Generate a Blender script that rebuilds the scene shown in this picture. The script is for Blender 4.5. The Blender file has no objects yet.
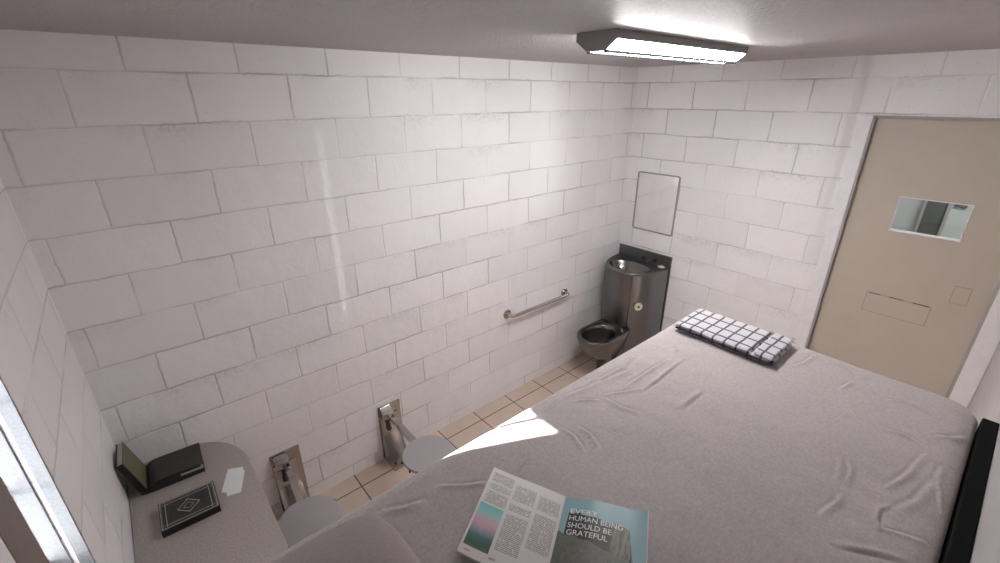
import bpy, bmesh, math, random
from mathutils import Vector, Matrix, noise
random.seed(7)
SC = bpy.context.scene
COL = SC.collection
PI = math.pi

# ------------------------------------------------------------------ helpers
def link(o):
    COL.objects.link(o); return o

def obj(name, bm, mat, parent=None, smooth=None, bevel=None, seg=2):
    me = bpy.data.meshes.new(name)
    bmesh.ops.recalc_face_normals(bm, faces=bm.faces[:])
    bm.to_mesh(me); bm.free()
    if mat is not None: me.materials.append(mat)
    o = link(bpy.data.objects.new(name, me))
    if parent is not None: o.parent = parent
    if smooth is not None:
        me.shade_smooth()
        if smooth < 180: me.set_sharp_from_angle(angle=math.radians(smooth))
    if bevel:
        m = o.modifiers.new('bevel', 'BEVEL'); m.width = bevel; m.segments = seg
        m.limit_method = 'ANGLE'; m.angle_limit = math.radians(40)
    return o

def thing(name, label, cat, loc=(0, 0, 0), rotz=0.0, group=None):
    o = link(bpy.data.objects.new(name, None))
    o.empty_display_size = 0.05
    o.location = loc; o.rotation_euler = (0, 0, rotz)
    tag(o, label, cat, group); return o

def tag(o, label, cat, group=None):
    o['label'] = label; o['category'] = cat
    if group: o['group'] = group
    return o

def struct(o, label=None, cat=None):
    o['kind'] = 'structure'
    if label: o['label'] = label
    if cat: o['category'] = cat
    return o

def B(): return bmesh.new()

def box(bm, x0, x1, y0, y1, z0, z1):
    vs = [bm.verts.new(p) for p in ((x0,y0,z0),(x1,y0,z0),(x1,y1,z0),(x0,y1,z0),(x0,y0,z1),(x1,y0,z1),(x1,y1,z1),(x0,y1,z1))]
    for f in ((3,2,1,0),(4,5,6,7),(0,1,5,4),(1,2,6,5),(2,3,7,6),(3,0,4,7)):
        bm.faces.new([vs[i] for i in f])
    return bm

def loft(bm, rings, cap0=True, cap1=True, closed=True):
    R = [[bm.verts.new(p) for p in r] for r in rings]
    n = len(R[0])
    for a, b in zip(R, R[1:]):
        for i in range(n if closed else n-1):
            j = (i+1) % n
            bm.faces.new((a[i], a[j], b[j], b[i]))
    if cap0: bm.faces.new(list(reversed(R[0])))
    if cap1: bm.faces.new(R[-1])
    return R

def frame_of(d):
    d = Vector(d).normalized()
    a = Vector((0,0,1)) if abs(d.z) < .9 else Vector((1,0,0))
    u = d.cross(a).normalized(); v = d.cross(u).normalized()
    return u, v

def cyl(bm, p0, p1, r0, r1=None, seg=20):
    r1 = r0 if r1 is None else r1
    p0, p1 = Vector(p0), Vector(p1); u, v = frame_of(p1-p0)
    ring = lambda p, r: [p + u*(r*math.cos(2*PI*i/seg)) + v*(r*math.sin(2*PI*i/seg)) for i in range(seg)]
    loft(bm, [ring(p0, r0), ring(p1, r1)]); return bm

def disc(bm, c, axis, prof, seg=40):
    """lathe about an axis: prof = [(dist along axis, radius)]"""
    c = Vector(c); ax = Vector(axis).normalized(); u, v = frame_of(ax)
    loft(bm, [[c + ax*d + u*(r*math.cos(2*PI*i/seg)) + v*(r*math.sin(2*PI*i/seg)) for i in range(seg)] for d, r in prof])
    return bm

def tube(bm, pts, r, seg=16):
    pts = [Vector(p) for p in pts]; rings = []
    t = (pts[1]-pts[0]).normalized(); u, v = frame_of(t)
    for k, p in enumerate(pts):
        tt = (pts[min(k+1, len(pts)-1)] - pts[max(k-1, 0)]).normalized()
        u = (u - tt*u.dot(tt)).normalized(); v = tt.cross(u)
        rings.append([p + u*(r*math.cos(2*PI*i/seg)) + v*(r*math.sin(2*PI*i/seg)) for i in range(seg)])
    loft(bm, rings); return bm

def prism(bm, outline, lo, hi, axis='z'):
    def P(a, b, t):
        return {'z': (a, b, t), 'x': (t, a, b), 'y': (a, t, b)}[axis]
    loft(bm, [[P(a, b, lo) for a, b in outline], [P(a, b, hi) for a, b in outline]]); return bm

# ------------------------------------------------------------------ node materials
class NT:
    def __init__(s, name):
        s.m = bpy.data.materials.new(name); s.m.use_nodes = True
        s.t = s.m.node_tree; s.t.nodes.clear()
        s.out = s.t.nodes.new('ShaderNodeOutputMaterial')
    def n(s, typ, **kw):
        nd = s.t.nodes.new(typ)
        for k, v in kw.items(): setattr(nd, k, v)
        return nd
    def set(s, sock, v):
        if isinstance(v, bpy.types.NodeSocket): s.t.links.new(v, sock)
        else: sock.default_value = v
    def math(s, op, a, b=None, c=None, clamp=False):
        nd = s.n('ShaderNodeMath', operation=op, use_clamp=clamp)
        s.set(nd.inputs[0], a)
        if b is not None: s.set(nd.inputs[1], b)
        if c is not None: s.set(nd.inputs[2], c)
        return nd.outputs[0]
    def mix(s, f, a, b, blend='MIX'):
        nd = s.n('ShaderNodeMix', data_type='RGBA', blend_type=blend)
        s.set(nd.inputs[0], f)
        for i, v in ((6, a), (7, b)):
            s.set(nd.inputs[i], v if isinstance(v, bpy.types.NodeSocket) else (*v[:3], 1))
        return nd.outputs[2]
    def coord(s, kind='Object'):
        return s.n('ShaderNodeTexCoord').outputs[kind]
    def xyz(s, vec):
        nd = s.n('ShaderNodeSeparateXYZ'); s.set(nd.inputs[0], vec); return nd.outputs
    def comb(s, x, y, z=0.0):
        nd = s.n('ShaderNodeCombineXYZ')
        for i, v in enumerate((x, y, z)): s.set(nd.inputs[i], v)
        return nd.outputs[0]
    def noise(s, vec, scale, detail=3, rough=.5, col=False):
        nd = s.n('ShaderNodeTexNoise'); s.set(nd.inputs['Vector'], vec)
        nd.inputs['Scale'].default_value = scale; nd.inputs['Detail'].default_value = detail
        nd.inputs['Roughness'].default_value = rough
        return nd.outputs['Color' if col else 'Fac']
    def ramp(s, f, stops):
        nd = s.n('ShaderNodeValToRGB'); s.set(nd.inputs[0], f); e = nd.color_ramp.elements
        while len(e) < len(stops): e.new(.5)
        for el, (p, c) in zip(e, stops):
            el.position = p; el.color = (*c[:3], 1) if len(c) >= 3 else (c[0],)*3 + (1,)
        return nd.outputs[0]
    def band(s, x, lo, hi):
        return s.math('MULTIPLY', s.math('GREATER_THAN', x, lo), s.math('LESS_THAN', x, hi))
    def rect(s, u, v, u0, u1, v0, v1):
        return s.math('MULTIPLY', s.band(u, u0, u1), s.band(v, v0, v1))
    def bump(s, h, strength=.5, dist=.01, prev=None):
        nd = s.n('ShaderNodeBump'); s.set(nd.inputs['Height'], h)
        nd.inputs['Strength'].default_value = strength; nd.inputs['Distance'].default_value = dist
        if prev is not None: s.set(nd.inputs['Normal'], prev)
        return nd.outputs[0]
    def bsdf(s, color, rough=.5, metal=0.0, normal=None, spec=.5, **kw):
        p = s.n('ShaderNodeBsdfPrincipled')
        s.set(p.inputs['Base Color'], color if isinstance(color, bpy.types.NodeSocket) else (*color[:3], 1))
        s.set(p.inputs['Roughness'], rough); s.set(p.inputs['Metallic'], metal)
        p.inputs['Specular IOR Level'].default_value = spec
        if normal is not None: s.set(p.inputs['Normal'], normal)
        for k, v in kw.items(): s.set(p.inputs[k], v)
        s.t.links.new(p.outputs[0], s.out.inputs[0]); return s.m

ROW, LEN = .187, .374
def brick_mat(name, axis, phase, base=(.895, .88, .897), extra_streak=False):
    s = NT(name); c = s.coord(); x, y, z = s.xyz(c)
    u = x if axis == 'x' else s.math('MULTIPLY', y, -1.0)
    wob = s.noise(c, 5.0, 4)
    wob2 = s.noise(c, 40.0, 2)
    w = s.math('ADD', s.math('MULTIPLY_ADD', wob, .016, -.008), s.math('MULTIPLY_ADD', wob2, .006, -.003))
    uu = s.math('ADD', s.math('SUBTRACT', u, phase - LEN*20), w)
    vv = s.math('ADD', s.math('SUBTRACT', z, 2.327 - ROW*20), w)
    def bt(mortar, sm):
        b = s.n('ShaderNodeTexBrick'); s.set(b.inputs['Vector'], s.comb(uu, vv, 0.0))
        b.offset = .5; b.offset_frequency = 2; b.squash = 1.0
        for k, v in (('Scale', 1.0), ('Mortar Size', mortar), ('Mortar Smooth', sm), ('Bias', 0.0), ('Brick Width', LEN), ('Row Height', ROW)):
            b.inputs[k].default_value = v
        b.inputs['Color1'].default_value = (0, 0, 0, 1); b.inputs['Color2'].default_value = (1, 1, 1, 1)
        b.inputs['Mortar'].default_value = (.5, .5, .5, 1)
        return b
    b1 = bt(.0026, .5); b2 = bt(.0075, 1.0)
    broken = s.math('GREATER_THAN', s.noise(c, 3.2, 3), .43)
    patchy = s.ramp(s.noise(c, 3.2, 4), [(.38, (.25,)), (.62, (1.0,))])
    tone = s.math('MULTIPLY_ADD', b1.outputs['Color'], .06, .97)
    blotch = s.math('MULTIPLY_ADD', s.noise(c, 1.7, 5, .6), .16, .92)
    fine = s.math('MULTIPLY_ADD', s.noise(c, 140, 4, .75), .16, .92)
    pores = s.ramp(s.noise(c, 75, 2), [(.25, (.82,)), (.31, (1.0,))])
    edge = s.math('MULTIPLY', b2.outputs['Fac'], s.ramp(s.noise(c, 2.3, 3), [(.46, (0,)), (.62, (.32,))]))
    val = s.math('MULTIPLY', s.math('MULTIPLY', tone, blotch), s.math('MULTIPLY', fine, pores))
    val = s.math('MULTIPLY', val, s.math('SUBTRACT', 1.0, edge))
    # faint grime along the upper edges of some blocks
    fr = s.math('FRACT', s.math('DIVIDE', vv, ROW))
    topb = s.ramp(fr, [(.58, (0,)), (.97, (1.0,))])
    gm = s.math('MULTIPLY', s.ramp(s.noise(c, 2.6, 3), [(.50, (0,)), (.66, (1.0,))]), s.ramp(s.noise(c, 55, 4, .75), [(.42, (0,)), (.62, (1.0,))]))
    val = s.math('MULTIPLY', val, s.math('SUBTRACT', 1.0, s.math('MULTIPLY', s.math('MULTIPLY', topb, gm), .22)))
    col = s.mix(1.0, base, s.comb(val, val, val), 'MULTIPLY')
    line = s.math('MULTIPLY', b1.outputs['Fac'], s.math('MULTIPLY', patchy, .42))
    col = s.mix(line, col, (.33, .27, .26))
    h1 = s.math('SUBTRACT', 1.0, b2.outputs['Fac'])
    nb = s.bump(s.math('MULTIPLY', h1, patchy), .55, .006)
    nb = s.bump(s.noise(c, 95, 5, .7), .22, .006, nb)
    nb = s.bump(s.noise(c, 9, 3), .25, .02, nb)
    return s.bsdf(col, .36, 0, nb, .45)

def simple(name, color, rough=.5, metal=0, nscale=None, namp=.1, bump=None, spec=.5, coord='Object', **kw):
    s = NT(name); c = s.coord(coord); col = color; nrm = None
    if nscale:
        f = s.math('MULTIPLY_ADD', s.noise(c, nscale, 4, .6), 2*namp, 1-namp)
        col = s.mix(1.0, color, s.comb(f, f, f), 'MULTIPLY')
    if bump: nrm = s.bump(s.noise(c, bump[0], 4, .6), bump[1], bump[2])
    return s.bsdf(col, rough, metal, nrm, spec, **kw)

def emit(name, color, strength):
    s = NT(name); e = s.n('ShaderNodeEmission'); e.inputs[0].default_value = (*color, 1); e.inputs[1].default_value = strength
    s.t.links.new(e.outputs[0], s.out.inputs[0]); return s.m

def glass(name, tint=(1, 1, 1), refl=.06):
    s = NT(name)
    t = s.n('ShaderNodeBsdfTransparent'); t.inputs[0].default_value = (*tint, 1)
    g = s.n('ShaderNodeBsdfGlossy'); g.inputs['Roughness'].default_value = .02
    f = s.n('ShaderNodeFresnel'); f.inputs[0].default_value = 1.45
    m = s.n('ShaderNodeMixShader'); s.set(m.inputs[0], s.math('MULTIPLY', f.outputs[0], .6))
    s.t.links.new(t.outputs[0], m.inputs[1]); s.t.links.new(g.outputs[0], m.inputs[2])
    s.t.links.new(m.outputs[0], s.out.inputs[0]); return s.m

def brushed(name, color, rough, scale=(2, 2, 120), amp=.12):
    s = NT(name); c = s.coord(); mp = s.n('ShaderNodeMapping'); s.set(mp.inputs[0], c); mp.inputs['Scale'].default_value = scale
    nz = s.noise(mp.outputs[0], 4.0, 4, .6)
    f = s.math('MULTIPLY_ADD', nz, 2*amp, 1-amp)
    col = s.mix(1.0, color, s.comb(f, f, f), 'MULTIPLY')
    r = s.math('MULTIPLY_ADD', nz, .14, rough-.07)
    big = s.noise(c, 6, 3)
    nb = s.bump(big, .12, .01)
    return s.bsdf(col, r, 1.0, nb)

# palette
M = {}
M['wall_x'] = brick_mat('painted_block_long_wall', 'x', .235)
M['wall_y_door'] = brick_mat('painted_block_door_wall', 'y', .118)
M['wall_y_window'] = brick_mat('painted_block_window_wall', 'y', .056)

def plain_wall():
    s = NT('painted_streaky_plaster'); c = s.coord(); x, y, z = s.xyz(c)
    v = s.comb(s.math('MULTIPLY', x, 3.0), 0.0, s.math('MULTIPLY', z, 26.0))
    f = s.math('MULTIPLY_ADD', s.noise(v, 1.0, 5, .65), .3, .85)
    col = s.mix(1.0, (.56, .535, .54), s.comb(f, f, f), 'MULTIPLY')
    return s.bsdf(col, .5, 0, s.bump(s.noise(v, 2.0, 4), .3, .006), .3)
M['wall_plain'] = plain_wall()

def ceiling_mat():
    s = NT('painted_ceiling'); c = s.coord()
    f = s.math('MULTIPLY_ADD', s.noise(c, 2.2, 5), .2, .9)
    g = s.math('MULTIPLY_ADD', s.noise(c, 60, 4, .7), .24, .88)
    v = s.math('MULTIPLY', f, g)
    col = s.mix(1.0, (.54, .51, .52), s.comb(v, v, v), 'MULTIPLY')
    nb = s.bump(s.noise(c, 75, 4, .6), 1.0, .022)
    nb = s.bump(s.noise(c, 6, 2), .3, .03, nb)
    return s.bsdf(col, .46, 0, nb, .35)
M['ceiling'] = ceiling_mat()

def tile_mat():
    s = NT('beige_floor_tile'); c = s.coord(); x, y, z = s.xyz(c)
    T = .3175
    b = s.n('ShaderNodeTexBrick')
    s.set(b.inputs['Vector'], s.comb(s.math('SUBTRACT', x, 1.618 - 20*T), s.math('ADD', y, .1165 + 20*T), 0.0))
    b.offset = 0.0; b.squash = 1.0
    for k, v in (('Scale', 1.0), ('Mortar Size', .0042), ('Mortar Smooth', .15), ('Bias', 0.0), ('Brick Width', T), ('Row Height', T)):
        b.inputs[k].default_value = v
    n = s.math('MULTIPLY_ADD', s.noise(c, 7, 5, .6), .24, .88)
    n2 = s.math('MULTIPLY_ADD', s.noise(c, 120, 3, .6), .1, .95)
    v = s.math('MULTIPLY', n, n2)
    col = s.mix(1.0, (.62, .50, .415), s.comb(v, v, v), 'MULTIPLY')
    col = s.mix(b.outputs['Fac'], col, (.10, .075, .065))
    nb = s.bump(s.math('SUBTRACT', 1.0, b.outputs['Fac']), .5, .004)
    return s.bsdf(col, .45, 0, nb)
M['tile'] = tile_mat()

def sheet_mat(name, base, s1=120, amp=.34):
    s = NT(name); c = s.coord()
    a = s.math('MULTIPLY_ADD', s.noise(c, s1, 4, .8), 2*amp, 1-amp)
    x, y, z = s.xyz(c)
    st = s.noise(s.comb(s.math('MULTIPLY', x, 60.0), s.math('MULTIPLY', y, 400.0), s.math('MULTIPLY', z, 200.0)), 1.0, 2)
    st2 = s.noise(s.comb(s.math('MULTIPLY', x, 400.0), s.math('MULTIPLY', y, 60.0), s.math('MULTIPLY', z, 200.0)), 1.0, 2)
    st = s.math('MULTIPLY_ADD', s.math('ADD', st, st2), .28, .72)
    b = s.math('MULTIPLY_ADD', s.noise(c, 4, 4), .14, .93)
    v = s.math('MULTIPLY', s.math('MULTIPLY', a, b), st)
    tint = s.mix(s.noise(c, 160, 2), (1.05, .98, .96), (.95, 1.0, 1.03))
    col = s.mix(1.0, base, s.comb(v, v, v), 'MULTIPLY')
    col = s.mix(1.0, col, tint, 'MULTIPLY')
    nb = s.bump(s.noise(c, 500, 2), .25, .001)
    nb = s.bump(s.noise(c, 16, 3), .10, .012, nb)
    return s.bsdf(col, .9, 0, nb, .2, **{'Sheen Weight': .08})
M['sheet'] = sheet_mat('grey_pink_bedsheet', (.425, .386, .38))
M['pillow'] = sheet_mat('taupe_pillowcase', (.33, .29, .285), 300, .12)

M['steel'] = brushed('brushed_stainless_steel', (.50, .475, .455), .22, (3, 3, 8), .04)
M['dark_steel'] = brushed('dark_brushed_steel', (.215, .213, .220), .30, (40, 40, 1.2))
M['bowl_steel'] = brushed('dark_polished_steel', (.20, .195, .19), .22, (5, 5, 5), .08)
M['dark_metal'] = simple('blackened_metal', (.03, .03, .03), .45, 0, 30, .2)
M['black_frame'] = simple('matt_black_bed_frame', (.0045, .005, .005), .7, 0, 60, .3, spec=.12)
M['cream'] = simple('cream_plastic', (.78, .74, .60), .4, 0, 40, .06)
M['seat_paint'] = simple('grey_seat_paint', (.37, .352, .355), .6, 0, 80, .03, spec=.3)
M['desk'] = simple('speckled_beige_laminate', (.37, .335, .315), .5, 0, 150, .55, (90, .1, .002))
M['door'] = simple('beige_door_paint', (.56, .495, .42), .5, 0, 5, .06, (60, .08, .004))
M['door_seam'] = simple('dark_beige_door_seam', (.40, .345, .285), .6, 0, 40, .3)
M['frame_grey'] = simple('grey_frame_steel', (.42, .40, .40), .45, 0, 20, .08)
M['white_trim'] = simple('white_painted_trim', (.86, .85, .875), .45, 0, 25, .08, (40, .12, .006))
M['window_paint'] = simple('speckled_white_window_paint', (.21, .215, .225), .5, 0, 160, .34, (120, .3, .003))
M['window_brown'] = simple('brown_grey_window_steel', (.20, .165, .145), .5, 0, 60, .2)
M['mirror'] = simple('polished_steel_mirror', (.96, .95, .95), .10, 1, 3, .02, (5, .04, .01))
M['mirror_frame'] = simple('dull_grey_mirror_frame', (.36, .34, .345), .45, .1, 40, .1)
M['lamp_body'] = simple('grey_lamp_housing', (.25, .235, .24), .4, 0, 30, .06)
M['lamp_glow'] = emit('lit_lamp_diffuser', (1.0, .978, .975), 27.0)
M['corridor_glow'] = emit('lit_corridor_panel', (.97, 1.0, .985), 7.5)
M['glass'] = glass('clear_glass')
M['corridor'] = simple('pale_green_grey_corridor_paint', (.60, .625, .61), .5, 0, 3, .1)
M['corridor_dark'] = simple('dark_green_grey_corridor_steel', (.12, .125, .115), .5, 0, 6, .2)
M['concrete'] = simple('corridor_concrete', (.4, .4, .4), .6, 0, 8, .2)

# ------------------------------------------------------------------ room shell
L, H, YR = 3.645, 2.44, -2.402
TH = .2

struct(obj('floor', box(B(), -TH, L+.45, YR-TH, TH, -.1, 0), M['tile']))
struct(obj('ceiling', box(B(), -TH, L+.45, YR-TH, TH, H, H+.1), M['ceiling']))
struct(obj('wall_back', box(B(), -TH, L+.45, 0, TH, 0, H), M['wall_x']))
struct(obj('wall_right', box(B(), -TH, L+.45, YR-TH, YR, 0, H), M['wall_plain']))

def ring4(x, y0, y1, z0, z1): return [(x, y0, z0), (x, y1, z0), (x, y1, z1), (x, y0, z1)]
# window wall with an hourglass-shaped slit
bm = B()
loops = [ring4(0, YR, 0, 0, H), ring4(0, -1.33, -.95, 1.08, 2.14), ring4(-.1, -1.10, -.90, 1.13, 2.11),
         ring4(-TH, -1.27, -.80, .98, 2.27), ring4(-TH, YR, 0, 0, H)]
loft(bm, loops, False, False)
R0 = bm.verts[:]
struct(obj('wall_left', bm, M['wall_y_window']))

# door wall: block part, then the part round the door stands a little further back
YD0, YD1, ZD = -1.5744, -2.317, 2.130    # door opening
SB = .022                                 # set-back of the wall round the door
bm = B()
sec = [(0, L), (-1.452, L), (-1.462, L+.002), (-1.476, L+.009), (-1.492, L+.018), (-1.506, L+SB), (YD0, L+SB)]
def wall_strip(z0, z1, pts):
    a = [bm.verts.new((x, y, z0)) for y, x in pts]; b = [bm.verts.new((x, y, z1)) for y, x in pts]
    for i in range(len(pts)-1): bm.faces.new((a[i], a[i+1], b[i+1], b[i]))
wall_strip(0, H, sec)
wall_strip(ZD, H, [(YD0, L+SB), (YD1, L+SB)])
wall_strip(0, H, [(YD1, L+SB), (YR, L+SB)])
XB = L + .14
for q in ([(L+SB, YD0, 0), (XB, YD0, 0), (XB, YD0, ZD), (L+SB, YD0, ZD)],
          [(L+SB, YD1, 0), (XB, YD1, 0), (XB, YD1, ZD), (L+SB, YD1, ZD)],
          [(L+SB, YD0, ZD), (XB, YD0, ZD), (XB, YD1, ZD), (L+SB, YD1, ZD)],
          [(XB, 0, 0), (XB, YD0, 0), (XB, YD0, H), (XB, 0, H)],
          [(XB, YD0, ZD), (XB, YD1, ZD), (XB, YD1, H), (XB, YD0, H)],
          [(XB, YD1, 0), (XB, YR, 0), (XB, YR, H), (XB, YD1, H)]):
    bm.faces.new([bm.verts.new(p) for p in q])
o = obj('wall_front', bm, M['wall_y_door'], smooth=35); struct(o)

# painted frame round the door
bm = B()
FX0, FX1 = L+SB-.012, L+.075
TW = .062
box(bm, L+SB-.010, L+SB, YD0, YD0+TW, 0, ZD); box(bm, L+SB-.010, L+SB, YR+.001, YD1, 0, ZD)
struct(obj('trim_1', bm, M['white_trim'], bevel=.003))
bm = B()
box(bm, L+SB-.008, L+.075, YD0-.012, YD0, 0, ZD); box(bm, L+SB-.008, L+.075, YD1, YD1+.012, 0, ZD)
box(bm, L+SB-.008, L+.075, YD1, YD0, ZD-.012, ZD)
struct(obj('trim_2', bm, M['frame_grey'], bevel=.002))

# door leaf with a vision panel hole
XD = L + .05
dy0, dy1 = YD1+.014, YD0-.014
wy0, wy1, wz0, wz1 = -2.1068, -1.798, 1.4973, 1.6997
bm = B()
loft(bm, [ring4(XD, dy0, dy1, .005, ZD-.014), ring4(XD, wy0, wy1, wz0, wz1), ring4(XD+.045, wy0, wy1, wz0, wz1),
          ring4(XD+.045, dy0, dy1, .005, ZD-.014), ring4(XD, dy0, dy1, .005, ZD-.014)], False, False)
bmesh.ops.remove_doubles(bm, verts=bm.verts[:], dist=1e-5)
door = struct(obj('door_1', bm, M['door']))
obj('glass_pane', box(B(), XD+.026, XD+.030, wy0+.001, wy1-.001, wz0+.001, wz1-.001), M['glass'], door)
bm = B()
def rim(bm, x0, x1, y0, y1, z0, z1, w):
    box(bm, x0, x1, y0, y1, z0, z0+w); box(bm, x0, x1, y0, y1, z1-w, z1)
    box(bm, x0, x1, y0, y0+w, z0+w, z1-w); box(bm, x0, x1, y1-w, y1, z0+w, z1-w)
rim(bm, XD+.002, XD+.044, wy0+.0005, wy1-.0005, wz0+.0005, wz1-.0005, .005)
o = obj('glazing_bead', bm, M['white_trim'], door); o['label'] = 'white bead round the door glass'
# food slot flap: thin plate with a dark seam along its top edge
bm = B(); box(bm, XD-.0022, XD+.001, -2.098, -1.800, .984, 1.100)
fl = obj('slot_flap', bm, M['door'], door, bevel=.0015)
for ya, yb in ((-1.865, -1.806), (-1.973, -1.905), (-2.092, -2.018)):
    obj('hinge_slit', box(B(), XD-.0032, XD+.001, yb if yb < ya else ya, ya if yb < ya else yb, 1.101, 1.1045), M['dark_metal'], fl)
obj('lock_cover', box(B(), XD-.0022, XD+.001, -2.226, -2.160, 1.160, 1.257), M['door'], door, bevel=.0015)
bm = B(); rim(bm, XD-.0008, XD+.001, -2.102, -1.796, .980, 1.106, .004)
o = obj('slot_seam', bm, M['door_seam'], door)
bm = B(); rim(bm, XD-.0008, XD+.001, -2.229, -2.157, 1.157, 1.260, .003)
obj('lock_seam', bm, M['door_seam'], door)

# corridor seen through the door glass
CX = L + 1.75
struct(obj('floor_corridor', box(B(), L+.45, CX+.3, -4.2, 1.2, -.1, 0), M['concrete']))
struct(obj('ceiling_corridor', box(B(), L+.45, CX+.3, -4.2, 1.2, H, H+.1), M['concrete']))
struct(obj('wall_corridor', box(B(), CX, CX+.12, -4.2, 1.2, 0, H), M['corridor']))
struct(obj('wall_corridor_end', box(B(), XB, CX, 1.2, 1.32, 0, H), M['corridor']))
struct(obj('wall_corridor_far', box(B(), XB, CX, -4.32, -4.2, 0, H), M['corridor']))
bm = B(); box(bm, XB, L+.45, -4.2, YR-TH, 0, H); box(bm, XB, L+.45, TH, 1.2, 0, H)
struct(obj('wall_corridor_near', bm, M['corridor']))
bm = B(); box(bm, CX-.03, CX+.001, -1.885, -1.755, 0, 2.05)
struct(obj('door_2', bm, M['corridor_dark'], bevel=.004))
bm = B(); rim(bm, CX-.05, CX+.001, -1.905, -1.735, 0, 2.1, .02)
struct(obj('trim_3', bm, M['frame_grey'], bevel=.003))
t = thing('corridor_sign', 'small dark plate on the corridor wall, seen through the door glass', 'sign plate', (CX-.004, -1.955, 1.44))
obj('plate', box(B(), -.012, .003, -.038, .038, -.04, .06), M['corridor_dark'], t, bevel=.004)
t = thing('corridor_light', 'white ceiling light panel in the corridor beyond the door', 'light', (L+1.05, -2.35, H))
obj('housing', box(B(), -.17, .17, -.62, .62, -.035, 0), M['frame_grey'], t, bevel=.004)
obj('diffuser', box(B(), -.15, .15, -.60, .60, -.042, -.034), M['corridor_glow'], t, bevel=.003)

# ------------------------------------------------------------------ slit window
bm = B()
def far_slab(x0, x1, t, z0, z1):     # a strip lying on the splayed far reveal
    f = lambda x: -.95 - x*.5
    q = [(x0, f(x0)), (x1, f(x1)), (x1, f(x1)-t), (x0, f(x0)-t)]
    prism(bm, q, z0, z1, 'z')
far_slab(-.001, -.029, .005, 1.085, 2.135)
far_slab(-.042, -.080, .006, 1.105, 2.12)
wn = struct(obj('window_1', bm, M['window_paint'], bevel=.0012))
bm = B(); rim(bm, -.118, -.084, -1.10, -.90, 1.13, 2.11, .012)
o = obj('window_frame', bm, M['window_brown'], wn)
for y in (-1.003,):
    obj('mullion', box(B(), -.116, -.086, y-.0025, y+.0025, 1.14, 2.10), M['window_brown'], wn)
for z in (1.375, 1.62, 1.865):
    obj('glazing_bar', box(B(), -.112, -.090, -1.09, -.91, z-.006, z+.006), M['window_brown'], wn)
obj('window_stile', box(B(), -.030, .001, -1.328, -1.212, 1.085, 2.135), M['window_brown'], wn, bevel=.003)
obj('glass_pane', box(B(), -.102, -.100, -1.092, -.908, 1.139, 2.101), M['glass'], wn)

# ------------------------------------------------------------------ ceiling lamp
t = thing('ceiling_lamp', 'long angular grey ceiling lamp, lit, with two white diffuser strips', 'ceiling lamp', (2.139, -1.171, H))
ln, W2 = .489, .084
prof = [(-W2, 0), (W2, 0), (W2, -.028), (.036, -.062), (-.036, -.062), (-W2, -.028)]
pin = [(a*.97, b+.001 if b < 0 else b) for a, b in prof]
obj('housing', prism(B(), [(-W2, .0), (W2, .0), (W2, -.028), (-W2, -.028)], -ln, ln, 'x'), M['lamp_body'], t, bevel=.002)
for sx in (-1, 1):
    bm = B(); prism(bm, prof, sx*ln - .008, sx*ln + .008, 'x'); obj('end_cap', bm, M['lamp_body'], t, bevel=.003)
def panel(p, q):
    bm = B(); p, q = Vector(p), Vector(q); d = (q-p).normalized(); n = Vector((-d.y, d.x))
    if n.y > 0: n = -n
    a = p + d*.0065; b = q - d*.0065
    prism(bm, [tuple(a), tuple(b), tuple(b - n*.006), tuple(a - n*.006)], -ln+.009, ln-.009, 'x'); return bm
obj('diffuser', panel(prof[5], prof[4]), M['lamp_glow'], t)
obj('diffuser', panel(prof[4], prof[3]), M['lamp_glow'], t)
obj('diffuser', panel(prof[2], prof[3]), M['lamp_glow'], t)
bm = B()
for a, b in ((-.036, -.062), (.036, -.062)): box(bm, -ln+.004, ln-.004, a-.006, a+.006, b-.0045, b+.005)
obj('divider', bm, M['black_frame'], t)

# ------------------------------------------------------------------ steel mirror
t = thing('wall_mirror', 'upright rectangular mirror with thin grey frame above the steel washbasin', 'mirror', (L, -.302, 1.412))
def rrect(w, h, r, n=6):
    pts = []
    for cx, cy, a0 in ((w-r, h-r, 0), (-w+r, h-r, 90), (-w+r, -h+r, 180), (w-r, -h+r, 270)):
        for k in range(n+1):
            a = math.radians(a0 + 90*k/n); pts.append((cx + r*math.cos(a), cy + r*math.sin(a)))
    return pts
a, b = rrect(.190, .243, .02), rrect(.180, .233, .012)
bm = B(); loft(bm, [[(0, *p) for p in a], [(-.010, *p) for p in a], [(-.012, *p) for p in rrect(.187, .240, .018)], [(-.012, *p) for p in b], [(-.005, *p) for p in b]], False, False)
obj('frame', bm, M['mirror_frame'], t, smooth=40)
bm = B(); prism(bm, rrect(.183, .236, .012), -.006, -.001, 'x'); obj('mirror_plate', bm, M['mirror'], t)

# ------------------------------------------------------------------ grab bar
t = thing('grab_bar', 'horizontal steel grab bar on the white block wall near the toilet', 'grab bar', (2.597, 0, .724))
bm = B(); hw = .316; pts = []
for k in range(9):
    a = PI/2*k/8; pts.append((-hw + .03 - .03*math.cos(a), -.03 - .03*math.sin(a), 0))
pts = [(-hw, -.004, 0)] + pts + [(-x, y, z) for x, y, z in reversed(pts)] + [(hw, -.004, 0)]
tube(bm, pts, .0135, 18); obj('bar', bm, M['steel'], t, smooth=50)
for sx in (-hw, hw):
    bm = B(); disc(bm, (sx, 0, 0), (0, -1, 0), [(0, .036), (.006, .036), (.010, .032), (.010, .014)], 32)
    obj('flange', bm, M['steel'], t, smooth=35)

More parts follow.
